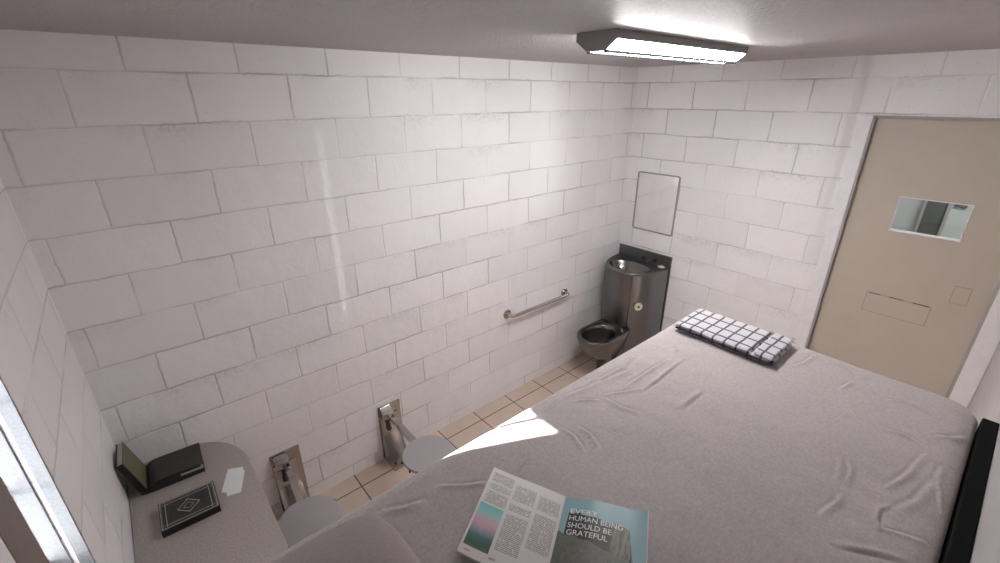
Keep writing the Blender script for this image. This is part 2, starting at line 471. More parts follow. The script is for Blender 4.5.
# ------------------------------------------------------------------ steel toilet and basin unit
UX, UY = L, -.262
t = thing('toilet_sink_unit', 'dark steel combined washbasin and toilet in the corner by the mirror', 'toilet', (UX, UY, 0))
A_, B_ = .395, .259
def out_pt(cx, cy, ang, sa=A_, sb=B_):
    dx, dy = math.cos(ang), math.sin(ang); lo, hi = 0, 1.0
    for _ in range(40):
        m = (lo+hi)/2; x, y = cx+dx*m, cy+dy*m
        inside = x <= -.016 and (abs(x)/sa)**2.15 + (abs(y)/sb)**2.15 <= 1
        if inside: lo = m
        else: hi = m
    return cx+dx*lo, cy+dy*lo
N = 96; bc = (-.225, -.010)
angs = [2*PI*i/N for i in range(N)]
def oring(z, k=1.0):
    r = []
    for a in angs:
        x, y = out_pt(bc[0], bc[1], a)
        r.append((-.016 + (x+.016)*k, y*k, z))
    return r
def bring(z, rx, ry, dx=0): return [(bc[0]+dx+rx*math.cos(a), bc[1]+ry*math.sin(a), z) for a in angs]
bm = B(); loft(bm, [oring(.0), oring(.88), oring(.896), oring(.900, .99), bring(.900, .118, .190)], True, False)
obj('body', bm, M['dark_steel'], t, smooth=40)
bm = B(); loft(bm, [bring(.9005, .121, .193), bring(.9035, .117, .189), bring(.896, .112, .183), bring(.865, .102, .168), bring(.825, .08, .135), bring(.795, .045, .08), bring(.788, .014, .014)], False, True)
obj('basin', bm, M['bowl_steel'], t, smooth=60)
bm = B(); disc(bm, (bc[0], bc[1], .789), (0, 0, 1), [(0, .022), (.004, .022), (.005, .016)], 24); obj('drain', bm, M['dark_metal'], t, smooth=40)
obj('back_plate', box(B(), -.016, -.001, -.262, .252, 0, 1.0), M['dark_steel'], t, bevel=.003)
# vertical seam of the access panel
bm = B(); sx, sy = out_pt(bc[0], bc[1], math.radians(222))
cyl(bm, (sx-.000, sy, .03), (sx, sy, .893), .0035, seg=10); obj('panel_seam', bm, M['bowl_steel'], t, smooth=60)
for y in (-.010, -.117):
    bm = B(); disc(bm, (-.016, y, .935), (-1, 0, 0), [(0, .017), (.006, .017), (.008, .013), (.014, .013), (.016, .010)], 24); obj('push_button', bm, M['dark_metal'], t, smooth=35)
bm = B(); tube(bm, [(-.016, -.066, .930), (-.035, -.066, .932), (-.05, -.066, .928), (-.058, -.066, .918)], .009, 14); obj('spout', bm, M['dark_steel'], t, smooth=50)
bm = B()
ring = lambda z, k: [(-.034 + .024*k*math.cos(a), -.189 + .030*k*math.sin(a), z) for a in [2*PI*i/28 for i in range(28)]]
loft(bm, [ring(.899, 1), ring(.906, 1), ring(.910, .8), ring(.911, .4)]); o = obj('bubbler', bm, M['cream'], t, smooth=40); o['label'] = 'cream oval fitting beside the basin'
# round paper-roll style button on the front
px_, py_ = out_pt(bc[0], bc[1], math.radians(246))
nx, ny = px_/(A_*A_), py_/(B_*B_); nl = math.hypot(nx, ny); nx, ny = nx/nl, ny/nl
# nearest surface point for the button
bx_, by_, bz_ = px_, py_, .615
bm = B(); disc(bm, (bx_-nx*.004, by_-ny*.004, bz_), (nx, ny, 0), [(0, .042), (.008, .042), (.010, .038)], 32); obj('button_bezel', bm, M['dark_steel'], t, smooth=35)
bm = B(); disc(bm, (bx_+nx*.006, by_+ny*.006, bz_), (nx, ny, 0), [(0, .034), (.008, .034), (.011, .029), (.008, .012)], 32); o = obj('flush_button', bm, M['cream'], t, smooth=35); o['label'] = 'round cream button'
bm = B(); disc(bm, (bx_+nx*.012, by_+ny*.012, bz_), (nx, ny, 0), [(0, .010), (.005, .010)], 20); obj('button_hole', bm, M['dark_metal'], t, smooth=35)
# bowl
tc = (-.630, -.040)
def bowl_ring(z, k, dx=0, rear=.30, n=72, ka=1.0):
    r = []
    for i in range(n):
        a = 2*PI*i/n; c, s_ = math.cos(a), math.sin(a)
        ea, eb = .190*ka, .152
        if c <= 0: m = 1/math.sqrt((c/ea)**2 + (s_/eb)**2)
        else:
            p = 5.0; m = 1/((abs(c)/rear)**p + (abs(s_)/(eb))**p)**(1/p)
            m0 = 1/math.sqrt((c/rear)**2 + (s_/eb)**2); w = min(1, c*2.2); m = m*w + m0*(1-w)
        r.append((tc[0]+dx+m*c*k, tc[1]+m*s_*k, z))
    return r
def in_ring(z, kx, ky, dx=0, n=72):
    return [(tc[0]+.015+dx+kx*math.cos(2*PI*i/n), tc[1]+ky*math.sin(2*PI*i/n), z) for i in range(n)]
bm = B()
loft(bm, [bowl_ring(.0, .44, .15, .22), bowl_ring(.11, .44, .14, .22), bowl_ring(.15, .50, .115, .23), bowl_ring(.19, .62, .085, .25), bowl_ring(.24, .76, .05, .27), bowl_ring(.30, .89, .02),
          bowl_ring(.37, .98, .005), bowl_ring(.40, 1.01), bowl_ring(.415, 1.0), bowl_ring(.420, .975),
          in_ring(.420, .170, .125), in_ring(.412, .160, .116), in_ring(.385, .154, .111), in_ring(.33, .138, .10, .005), in_ring(.27, .10, .078, .02), in_ring(.235, .055, .045, .03), in_ring(.228, .012, .012, .03)], True, True)
obj('toilet_bowl', bm, M['bowl_steel'], t, smooth=50)

# ------------------------------------------------------------------ wall stools
def stool(x, label, first=None):
    t = thing('wall_stool', label, 'stool', (x, 0, 0), 0, 'round stools on the block wall')
    if first:
        for ch in first.children:
            c = ch.copy(); COL.objects.link(c); c.parent = t
            for g in ch.children:
                d = g.copy(); COL.objects.link(d); d.parent = c
        return t
    w = .0775
    obj('wall_plate', box(B(), -w, w, -.007, -.0005, .012, .42), M['steel'], t, bevel=.0015)
    # swept sheet that curves out to the foot
    bm = B(); pf = []
    for k in range(17):
        s = k/16; z = .335*(1-s)**1.0 + .055*s; pf.append((-.012 - .105*(.25*s + .75*s**2.2), z))
    pf += [(-.142, .010), (-.142, .001)]
    lower = [(-.008, .335), (-.008, .001)]
    top = [( -.010, .345)]
    sec = [(-.008, .001), (-.008, .345)] + pf
    rows = []
    for sx in (-.072, -.068, .046, .050):
        k = .0 if abs(sx) in (.072, .050) else .003
        rows.append([(sx, y-k, z) for y, z in sec])
    loft(bm, rows); obj('foot_plate', bm, M['steel'], t, smooth=50)
    for bx_, s in ((-.052, .35), (.030, .30), (-.012, .72)):
        y = -.117 - .025*s; z = .055 - .045*s
        bm = B(); disc(bm, (bx_, y+.0035, z+.0035), (0, -.87, .5), [(-.002, .0085), (.007, .0085), (.009, .006)], 14); obj('bolt', bm, M['dark_metal'], t, smooth=35)
    # bracket block
    bm = B(); prism(bm, [(-.001, .325), (-.045, .332), (-.062, .352), (-.062, .385), (-.045, .405), (-.001, .413)], -.066, .006, 'x')
    br = obj('bracket', bm, M['steel'], t, smooth=30, bevel=.004)
    bm = B(); disc(bm, (-.006, -.062, .362), (0, -1, 0), [(-.002, .007), (.003, .007), (.004, .004)], 14); obj('screw', bm, M['dark_metal'], br, smooth=35)
    bm = B(); cyl(bm, (-.030, -.040, .262), (-.030, -.040, .335), .011, seg=16); disc(bm, (-.030, -.040, .255), (0, 0, 1), [(0, .016), (.010, .016)], 18); obj('pivot_pin', bm, M['dark_metal'], t, smooth=40)
    # arm
    bm = B(); sec = lambda c, w, h: [(c[0]-w, c[1], c[2]-h), (c[0]+w, c[1], c[2]-h), (c[0]+w, c[1], c[2]+h), (c[0]-w, c[1], c[2]+h)]
    loft(bm, [sec((-.012, -.045, .350), .016, .012), sec((-.014, -.16, .352), .016, .016), sec((-.035, -.34, .385), .016, .018), sec((-.050, -.50, .422), .020, .010), sec((-.052, -.62, .428), .020, .006)])
    obj('arm', bm, M['steel'], t, bevel=.003)
    bm = B(); disc(bm, (-.052, -.567, .428), (0, 0, 1), [(0, .130), (.003, .134), (.004, .1365)], 56); obj('seat_rim', bm, M['dark_metal'], t, smooth=30)
    bm = B(); disc(bm, (-.052, -.567, .432), (0, 0, 1), [(0, .1355), (.003, .137), (.015, .137), (.0175, .1355), (.018, .133)], 64); obj('seat', bm, M['seat_paint'], t, smooth=35)
    for a in (.3, 3.4):
        bm = B(); c = Vector((-.052 + .139*math.cos(a), -.567 + .139*math.sin(a), .428)); cyl(bm, c, c + Vector((0, 0, .012)), .006, seg=12); obj('seat_bolt', bm, M['dark_metal'], t, smooth=40)
    return t
s1 = stool(1.268, 'round grey wall stool nearer the toilet, clear of the desk')
stool(.630 - .0, 'round grey wall stool right beside the desk', s1)

# ------------------------------------------------------------------ desk
ZT = .69
t = thing('wall_desk', 'speckled beige wall desk in the corner, holding the dark books', 'desk', (.22, -.55, ZT))
y_end = -1.02
def desk_outline(x1, ins=0):
    o = [(.0015, y_end+ins), (x1-ins, y_end+ins), (x1-ins, -.30)]
    # soft chamfer corner towards the long wall
    p0, p1, p2 = Vector((x1-ins, -.26)), Vector((x1-.030-ins, -.055)), Vector((.255, -.010))
    for k in range(13):
        s = k/12; q = p0*(1-s)**2 + p1*2*s*(1-s) + p2*s*s; o.append((q.x, q.y))
    o += [(.0015, -.0015)]
    return o
bm = B(); prism(bm, [(a-.22, b+.55) for a, b in desk_outline(.442)], -.028, 0, 'z'); obj('desk_top', bm, M['desk'], t, bevel=.003)
for yy in (-.20, -.86):
    bm = B(); prism(bm, [(-.2185, -.03), (.14, -.03), (.14, -.045), (-.19, -.25), (-.2185, -.25)], yy+.55-.004, yy+.55+.004, 'y'); obj('bracket', bm, M['steel'], t)

# closed ornate book
def ornate_mat():
    s = NT('dark_ornate_cover'); c = s.coord(); x, y, z = s.xyz(c)
    ax, ay = s.math('ABSOLUTE', x), s.math('ABSOLUTE', y)
    hx, hy = .097, .080
    def frame_line(d, w):
        ix = s.math('SUBTRACT', hx, ax); iy = s.math('SUBTRACT', hy, ay)
        m = s.math('MINIMUM', ix, iy); return s.band(m, d, d+w)
    dia = s.math('ADD', s.math('DIVIDE', ax, .040), s.math('DIVIDE', ay, .040))
    ring = s.math('MAXIMUM', s.band(dia, .88, 1.0), s.band(dia, .40, .47))
    lines = s.math('MAXIMUM', frame_line(.003, .0032), frame_line(.020, .0028))
    lines = s.math('MAXIMUM', lines, frame_line(.0085, .001))
    lines = s.math('MAXIMUM', lines, ring)
    # corner squares
    sq = s.math('MULTIPLY', s.band(s.math('SUBTRACT', hx, ax), .021, .0225), s.band(s.math('SUBTRACT', hy, ay), .004, .022))
    sq2 = s.math('MULTIPLY', s.band(s.math('SUBTRACT', hy, ay), .021, .0225), s.band(s.math('SUBTRACT', hx, ax), .004, .022))
    lines = s.math('MAXIMUM', lines, s.math('MAXIMUM', sq, sq2))
    wv = s.math('MULTIPLY', s.math('SINE', s.math('MULTIPLY', x, 520.0)), s.math('SINE', s.math('MULTIPLY', y, 520.0)))
    fil = s.math('MULTIPLY', s.math('GREATER_THAN', s.math('ADD', wv, s.math('MULTIPLY_ADD', s.noise(c, 90, 3), 1.6, -.8)), .62), .2)
    top = s.math('GREATER_THAN', z, .0285)
    lines = s.math('MULTIPLY', s.math('MAXIMUM', lines, fil), top)
    wear = s.math('MULTIPLY_ADD', s.noise(c, 60, 3), .5, .55)
    col = s.mix(s.noise(c, 25, 3), (.012, .012, .016), (.035, .034, .040))
    col = s.mix(s.math('MULTIPLY', lines, wear, clamp=True), col, (.52, .49, .42))
    return s.bsdf(col, .42, s.math('MULTIPLY', lines, .5), None, .4)
M['ornate'] = ornate_mat()
M['pages_dark'] = simple('dark_page_edges', (.035, .032, .030), .7, 0, 300, .3)
M['pages_pale'] = simple('pale_page_edges', (.42, .39, .40), .7, 0, 300, .2)
M['leather'] = simple('dark_green_leather', (.028, .032, .020), .48, 0, 90, .35, (110, .4, .002))
M['black_leather'] = simple('black_leather', (.008, .008, .009), .5, 0, 90, .3, (110, .3, .002))
M['endpaper'] = simple('gilt_green_endpaper', (.115, .112, .055), .5, 0, 70, .3)

t = thing('closed_book', 'closed black book with silver ornamental frames, lying alone on the desk', 'book', (.190, -.439, ZT), math.radians(-1.5))
hx, hy = .097, .080
obj('front_cover', box(B(), -hx, hx, -hy, hy, .0262, .030), M['ornate'], t, bevel=.0012)
obj('back_cover', box(B(), -hx, hx, -hy, hy, 0, .0035), M['black_leather'], t, bevel=.0012)
obj('page_block', box(B(), -hx+.003, hx-.004, -hy+.004, hy-.003, .0034, .0263), M['pages_dark'], t)
bm = B(); prism(bm, [(-hy-.002, .000), (-hy-.004, .008), (-hy-.004, .022), (-hy-.002, .030), (-hy+.003, .030), (-hy+.003, 0)], -hx, hx, 'x'); obj('spine', bm, M['black_leather'], t)

# open book, one half up against the window wall
t = thing('open_book', 'open dark green book with one half leaning on the wall, behind the closed book', 'book', (.082, -.150, ZT), math.radians(-2.5))
W_, D_ = .198, .080
bm = B()                               # flat half: a wedge of pages below a slightly lifted cover
prism(bm, [(.006, .0005), (W_-.002, .0005), (W_-.002, .004), (.006, .004)], -D_, D_, 'y'); obj('back_cover', bm, M['black_leather'], t)
prism(b2 := B(), [(.008, .004), (W_-.006, .004), (W_-.006, .022), (.008, .034)], -D_+.004, D_-.004, 'y'); obj('page_block', b2, M['pages_dark'], t)
prism(b2 := B(), [(.110, .0225), (W_-.004, .0185), (W_-.004, .0225), (.110, .031)], -D_+.002, D_-.003, 'y'); o = obj('loose_page', b2, M['pages_pale'], t); o['label'] = 'pale page showing under the lifted cover'
bm = B(); rows = []
for y in (-D_, D_):
    up = [(-.002, .020), (.006, .040), (.020, .047), (.045, .048), (.10, .0475), (.16, .047), (W_, .046)]
    lo = [(x+.001, z-.0045) for x, z in reversed(up)]
    rows.append([(x, y, z) for x, z in up+lo])
loft(bm, rows); obj('front_cover', bm, M['leather'], t, smooth=40)
b2 = B(); prism(b2, [(.012, .034), (.11, .030), (W_-.012, .030), (W_-.012, .0415), (.02, .0425)], -D_+.005, D_-.004, 'y'); obj('page_gathering', b2, M['pages_dark'], t)
# leaning half (x grows towards hinge, leans on wall)
def lean(p0, p1, n0, n1, y0, y1):
    bm = B(); p0, p1 = Vector(p0), Vector(p1); d = (p1-p0).normalized(); n = Vector((d.y, -d.x))
    if n.x < 0: n = -n
    q = [p0+n*n0, p1+n*n0, p1+n*n1, p0+n*n1]
    prism(bm, [tuple(v) for v in q], y0, y1, 'y'); return bm
hinge, tip = (-.030, .012), (-.070, .187)
obj('leaning_cover', lean(hinge, tip, -.003, .001, -D_, D_), M['black_leather'], t)
obj('leaning_pages', lean((-.028, .02), (-.0690, .183), .001, .019, -D_+.003, D_-.003), M['pages_pale'], t)
o = obj('endpaper', lean((-.0275, .022), (-.0688, .1845), .0185, .0205, -D_+.001, D_-.001), M['endpaper'], t); o['label'] = 'gold green inside of the leaning half'
o = obj('lower_edge', lean((-.028, .02), (-.0695, .183), -.001, .0185, -D_-.001, -D_+.004), M['black_leather'], t)
bm = B(); rows = []
for y in (-D_+.002, D_-.002):
    up = [(-.034, .012), (-.022, .016), (-.010, .030), (.002, .036), (.010, .034)]
    lo = [(.010, .001), (-.012, .0005), (-.030, .004)]
    rows.append([(x, y, z) for x, z in up+lo])
loft(bm, rows); obj('spine', bm, M['black_leather'], t, smooth=50)

# slip of paper
M['paper'] = simple('pale_note_paper', (.74, .80, .78), .6, 0, 20, .03)
pts = [(.353, -.296), (.408, -.324), (.404, -.345), (.409, -.352), (.367, -.474), (.317, -.459), (.321, -.439), (.304, -.420)]
cx, cy = .358, -.39
bm = B()
low = [(x-cx, y-cy, .0004) for x, y in pts]; hi = [(x-cx, y-cy, .0014 + .002*((x-cx)*10)**2) for x, y in pts]
loft(bm, [low, hi]); o = obj('note_paper', bm, M['paper']); o.location = (cx, cy, ZT)
tag(o, 'pale blank slip of paper with torn corners lying on the desk', 'paper')

# ------------------------------------------------------------------ bunk
ZM = 1.40
X0, X1, Y1, Y0 = .012, 2.062, -1.486, -2.366
t = thing('bunk_frame', 'black steel bunk frame showing as a rail between mattress and wall', 'bed frame', (1.0, -1.93, 0))
def pb(a, b, c, d, e, f): return box(B(), a-1.0, b-1.0, c+1.93, d+1.93, e, f)
obj('base_panel', pb(.004, 2.008, YR+.002, Y1-.02, 1.21, 1.235), M['black_frame'], t, bevel=.003)
obj('wall_rail', pb(.004, 1.992, YR+.001, Y0-.0012, 1.235, 1.397), M['black_frame'], t, bevel=.003)
obj('edge_rail', pb(.004, 1.985, Y1-.05, Y1-.02, 1.14, 1.21), M['black_frame'], t, bevel=.003)
for x in (.09, 1.87):
    for y in (Y1-.06, YR+.05):
        obj('post', pb(x-.022, x+.022, y-.022, y+.022, 0, 1.21), M['black_frame'], t, bevel=.003)

WR = [
 [(1.477,-2.251),(1.52,-2.265),(1.571,-2.277),(1.668,-2.288)],[(1.415,-2.284),(1.482,-2.307),(1.586,-2.322)],
 [(1.413,-2.266),(1.385,-2.255),(1.349,-2.257),(1.327,-2.267),(1.336,-2.284),(1.362,-2.335)],
 [(1.718,-2.206),(1.724,-2.237),(1.717,-2.265)],[(1.782,-2.301),(1.809,-2.329),(1.857,-2.355)],
 [(1.483,-2.349),(1.557,-2.331),(1.601,-2.323),(1.656,-2.325)],[(1.274,-2.177),(1.337,-2.19),(1.364,-2.188)],
 [(1.415,-2.171),(1.469,-2.161),(1.5,-2.149)],[(1.417,-2.189),(1.474,-2.182),(1.517,-2.168)],
 [(1.856,-1.922),(1.918,-1.944),(2.004,-1.951)],[(1.984,-1.992),(1.999,-2.037),(1.964,-2.076)],[(1.847,-2.068),(1.908,-2.079)],
 [(1.317,-1.55),(1.423,-1.558),(1.539,-1.534)],[(1.327,-1.566),(1.418,-1.585),(1.522,-1.562)],
 [(1.341,-1.627),(1.45,-1.628),(1.583,-1.632)],[(1.261,-1.612),(1.32,-1.642),(1.384,-1.671)],
 [(1.246,-1.624),(1.245,-1.678),(1.264,-1.729)],[(1.053,-1.63),(1.052,-1.67),(1.033,-1.717)],
 [(1.088,-1.65),(1.09,-1.693),(1.071,-1.735)],[(1.168,-1.538),(1.25,-1.555),(1.308,-1.556)],[(1.17,-1.571),(1.226,-1.613)],
 [(.918,-1.618),(.89,-1.648),(.861,-1.657)],[(.558,-1.554),(.598,-1.575),(.635,-1.59)],[(.69,-1.575),(.733,-1.611),(.776,-1.636)],
 [(1.885,-2.179),(1.906,-2.221),(1.892,-2.268)],[(1.652,-1.622),(1.701,-1.61)],[(1.62,-1.663),(1.467,-1.672),(1.355,-1.672)],
 [(1.282,-2.317),(1.25,-2.269),(1.215,-2.219)],[(1.494,-1.792),(1.377,-1.792)]]
SEGS = []
for k, w in enumerate(WR):
    n = len(w)-1
    for i in range(n):
        SEGS.append((Vector(w[i]), Vector(w[i+1]), i/n, (i+1)/n, [.0056, .0046, .0052, .0050][k % 4], [.0046, .0060, .0042][k % 3]))
def wrinkle(x, y):
    hp = hn = 0; p = Vector((x, y))
    for a, b, s0, s1, A, wd in SEGS:
        if abs(x-a.x) > .28 or abs(y-a.y) > .28: continue
        d = b-a; L2 = d.length_squared; s = max(0, min(1, (p-a).dot(d)/L2)); q = a+d*s
        r = (p-q).length
        if r > .05: continue
        tt = s0+(s1-s0)*s; fade = math.sin(PI*min(1, max(0, .06+.88*tt)))**.8
        side = d.x*(p.y-q.y) - d.y*(p.x-q.x)
        w2 = wd if side > 0 else wd*1.9
        v = A*fade*math.exp(-(r/w2)**2)
        v -= .55*A*fade*math.exp(-((r-wd*1.9)/(wd*.8))**2) if side > 0 else 0
        hp = max(hp, v); hn = min(hn, v)
    return hp + (hn if hp < .0004 else hn*max(0, 1-hp/.003))
def bed_mesh():
    bm = B(); nx, ny = 620, 290; cr, er = .085, .045; bot = 1.237
    cx, cy = (X0+X1)/2, (Y0+Y1)/2; hx, hy = (X1-X0)/2, (Y1-Y0)/2
    def corner_r(x, y): return cr if x > cx else .03
    def sd(x, y):
        r = corner_r(x, y)
        qx, qy = abs(x-cx)-hx+r, abs(y-cy)-hy+r
        return math.hypot(max(qx, 0), max(qy, 0)) + min(max(qx, qy), 0) - r
    def sp(i, n, a, b):       # denser near the borders
        s = i/n; return a + (b-a)*s
    G = []
    for i in range(nx+1):
        row = []
        for j in range(ny+1):
            x, y = sp(i, nx, X0, X1), sp(j, ny, Y0, Y1)
            d = sd(x, y)
            if d > -1e-6:       # pull onto the rounded outline
                r = corner_r(x, y); ccx = cx + math.copysign(hx-r, x-cx); ccy = cy + math.copysign(hy-r, y-cy)
                v = Vector((x-ccx, y-ccy))
                if v.length > r: v = v.normalized()*r; x, y = ccx+v.x, ccy+v.y
                d = 0
            q = max(0, -d)
            z = ZM
            if q < er: z -= er*.7 - .7*math.sqrt(max(0, er*er-(er-q)**2))
            f = min(1, q/.03)
            z += f*(wrinkle(x, y) + .004*noise.noise((x*5, y*5, 3)) + .0016*noise.noise((x*17, y*17, 9)) )
            z -= .004*math.exp(-(q/.05)**2)*f
            row.append(bm.verts.new((x, y, z)))
        G.append(row)
    for i in range(nx):
        for j in range(ny):
            try: bm.faces.new((G[i][j], G[i+1][j], G[i+1][j+1], G[i][j+1]))
            except ValueError: pass
    loop = [G[i][0] for i in range(nx)] + [G[nx][j] for j in range(ny)] + [G[i][ny] for i in range(nx, 0, -1)] + [G[0][j] for j in range(ny, 0, -1)]
    prev = loop
    for k in range(1, 7):
        z = (ZM-er*.7)*(1-k/6) + bot*k/6
        cur = []
        for v in loop:
            o = .004*math.sin(PI*k/6) + .0022*noise.noise((v.co.x*14, v.co.y*14, z*18))
            cur.append(bm.verts.new((v.co.x, v.co.y + math.copysign(o, v.co.y-cy) * (1 if abs(v.co.y-cy) > hy-.01 and v.co.y > cy else 0), z)))
        for a in range(len(loop)):
            b = (a+1) % len(loop)
            bm.faces.new((prev[a], prev[b], cur[b], cur[a]))
        prev = cur
    bm.faces.new(list(reversed(prev)))
    bmesh.ops.dissolve_degenerate(bm, dist=1e-5, edges=bm.edges[:])
    return bm
o = obj('mattress', bed_mesh(), M['sheet'], smooth=60)
tag(o, 'bunk mattress under a wrinkled grey pink sheet, carrying magazine and towel', 'mattress')

# pillow
def pillow():
    bm = B(); n, m = 48, 64; hx, hy, th = .262, .365, .062
    top, botm = [], []
    for i in range(n+1):
        rt, rb = [], []
        for j in range(m+1):
            u, v = 2*i/n-1, 2*j/m-1
            e = max(0, 1-abs(u)**2.6)**.62 * max(0, 1-abs(v)**3.0)**.62
            px = u*hx*math.sqrt(1-.20*abs(v)**6); py = v*hy*math.sqrt(1-.12*abs(u)**6)
            # pinch sides
            px *= 1 - .03*(1-abs(v)**2)*abs(u)**4; py *= 1 - .025*(1-abs(u)**2)*abs(v)**4
            zt = th + th*1.0*e + .003*noise.noise((px*9, py*9, 2))*e
            zb = th*.55 - th*.55*min(1, e*2.4) + (.45*th)*(1-min(1, e*2.4))
            if i in (0, n) or j in (0, m): zt = zb = th*.95
            rt.append(bm.verts.new((px, py, zt)))
            rb.append(rt[-1] if i in (0, n) or j in (0, m) else bm.verts.new((px, py, zb)))
        top.append(rt); botm.append(rb)
    for i in range(n):
        for j in range(m):
            bm.faces.new((top[i][j], top[i+1][j], top[i+1][j+1], top[i][j+1]))
            bm.faces.new((botm[i][j+1], botm[i+1][j+1], botm[i+1][j], botm[i][j]))
    return bm
o = obj('pillow', pillow(), M['pillow'], smooth=80); o.location = (.280, -1.935, ZM+.006); o.rotation_euler = (0, 0, math.radians(-1))
tag(o, 'plump taupe pillow at the window end of the bunk', 'pillow')

# ------------------------------------------------------------------ folded checked towel
def towel_mat():
    s = NT('white_towel_with_navy_checks'); c = s.coord(); x, y, z = s.xyz(c)
    wob = s.math('MULTIPLY_ADD', s.noise(c, 18, 2), .006, -.003)
    def lines(t, per, ph, w):
        m = s.math('FRACT', s.math('DIVIDE', s.math('ADD', s.math('ADD', t, wob), ph+per*40), per))
        return s.math('LESS_THAN', m, w/per)
    a = lines(y, .0415, .012, .0072); b = lines(x, .058, .022, .0092)
    g = s.math('MAXIMUM', a, b)
    weave = s.math('MULTIPLY_ADD', s.noise(c, 420, 2), .2, .9)
    dark = s.mix(s.noise(c, 200, 2), (.035, .038, .075), (.10, .10, .16))
    col = s.mix(1.0, s.mix(s.math('MULTIPLY', g, .93), (.53, .505, .525), dark), s.comb(weave, weave, weave), 'MULTIPLY')
    nb = s.bump(s.noise(c, 380, 2), .5, .002)
    return s.bsdf(col, .9, 0, nb, .2)
M['towel'] = towel_mat()
M['towel_hem'] = simple('navy_towel_hem', (.050, .052, .095), .9, 0, 300, .3)
t = thing('folded_towel', 'folded white towel with navy checks at the foot of the bunk', 'towel', (1.897, -1.712, ZM+.004))
def fold(xa, xb, ya, yb, z0, th, seed, lift=0.0, tipdrop=0.0):
    bm = B(); nx, ny = 26, 44; rows = []
    for j in range(ny+1):
        y = ya + (yb-ya)*j/ny
        ring_t, ring_b = [], []
        for i in range(nx+1):
            x = xa + (xb-xa)*i/nx
            ex = min(x-xa, xb-x); ey = min(abs(y-ya), abs(yb-y)); r = th*.5
            ee = min(ex, ey); rr = 1 if ee >= r else math.sqrt(max(0, 1-(1-ee/r)**2))
            w = .0028*noise.noise((x*14, y*14, seed)) + lift*((y-ya)/(yb-ya))**2
            ring_t.append((x, y, z0+th*.5+th*.5*rr+w)); ring_b.append((x, y, z0+th*.5-th*.5*rr+w*.8))
        rows.append(ring_t+list(reversed(ring_b)))
    loft(bm, rows); return bm
obj('fold', fold(-.103, .098, -.168, .178, .001, .010, 1), M['towel'], t, smooth=50)
o = obj('hem', fold(-.106, -.080, -.170, .176, .0085, .005, 2), M['towel_hem'], t, smooth=50); o['label'] = 'navy hem along the long side'
obj('fold', fold(-.105, .097, -.160, .180, .012, .010, 3), M['towel'], t, smooth=50)
obj('fold', fold(-.106, .096, -.098, .181, .020, .011, 5), M['towel'], t, smooth=50)
obj('fold', fold(-.104, .098, -.166, -.106, .020, .013, 8, .003), M['towel'], t, smooth=50)
# ------------------------------------------------------------------ open magazine
ST = Vector((.882, -1.792)); LV = Vector((-.0870, .1450)); RV = Vector((.0905, -.150)); SV = Vector((-.186, -.113))
MZ = ZM + .004
def page_pt(u, v, side, off=0.0):
    """u 0 at the spine to 1 at the outer edge, v 0 top to 1 bottom"""
    p = ST + (LV if side < 0 else RV)*u + SV*v
    z = .005 + (.033 if side < 0 else .027)*u**1.35 + .006*math.sin(PI*min(1, u*1.15))*(1-u)
    if side > 0: z += -.002 + .006*math.sin(u*PI*1.9)*u
    return Vector((p.x, p.y, MZ + z + off))
mag = thing('magazine', 'open magazine lying on the bunk sheet, text page and landscape cover', 'magazine', (*(ST + SV*.5), ZM))
mloc = Vector(mag.location)
def page(name, side, mat, off0, off1, nu=24, nv=8, ku=1.0):
    bm = B(); uvl = bm.loops.layers.uv.new('UVMap')
    T, Bt = {}, {}
    for i in range(nu+1):
        for j in range(nv+1):
            u, v = ku*i/nu, j/nv
            T[i, j] = bm.verts.new(page_pt(u, v, side, off1) - mloc); Bt[i, j] = bm.verts.new(page_pt(u, v, side, off0) - mloc)
    def quad(vs, uvs):
        f = bm.faces.new(vs)
        for lp, uv in zip(f.loops, uvs): lp[uvl].uv = uv
    for i in range(nu):
        for j in range(nv):
            I = [(i, j), (i+1, j), (i+1, j+1), (i, j+1)]
            U = [((1-a/nu*ku) if side < 0 else a/nu*ku, b/nv) for a, b in I]
            quad([T[k] for k in I], U); quad([Bt[k] for k in reversed(I)], [(0.995, .995)]*4)
    for j in range(nv):
        for i in (0, nu): quad([T[i, j], T[i, j+1], Bt[i, j+1], Bt[i, j]], [(.995, .995)]*4)
    for i in range(nu):
        for j in (0, nv): quad([T[i, j], T[i+1, j], Bt[i+1, j], Bt[i, j]], [(.995, .995)]*4)
    return obj(name, bm, mat, mag, smooth=50)
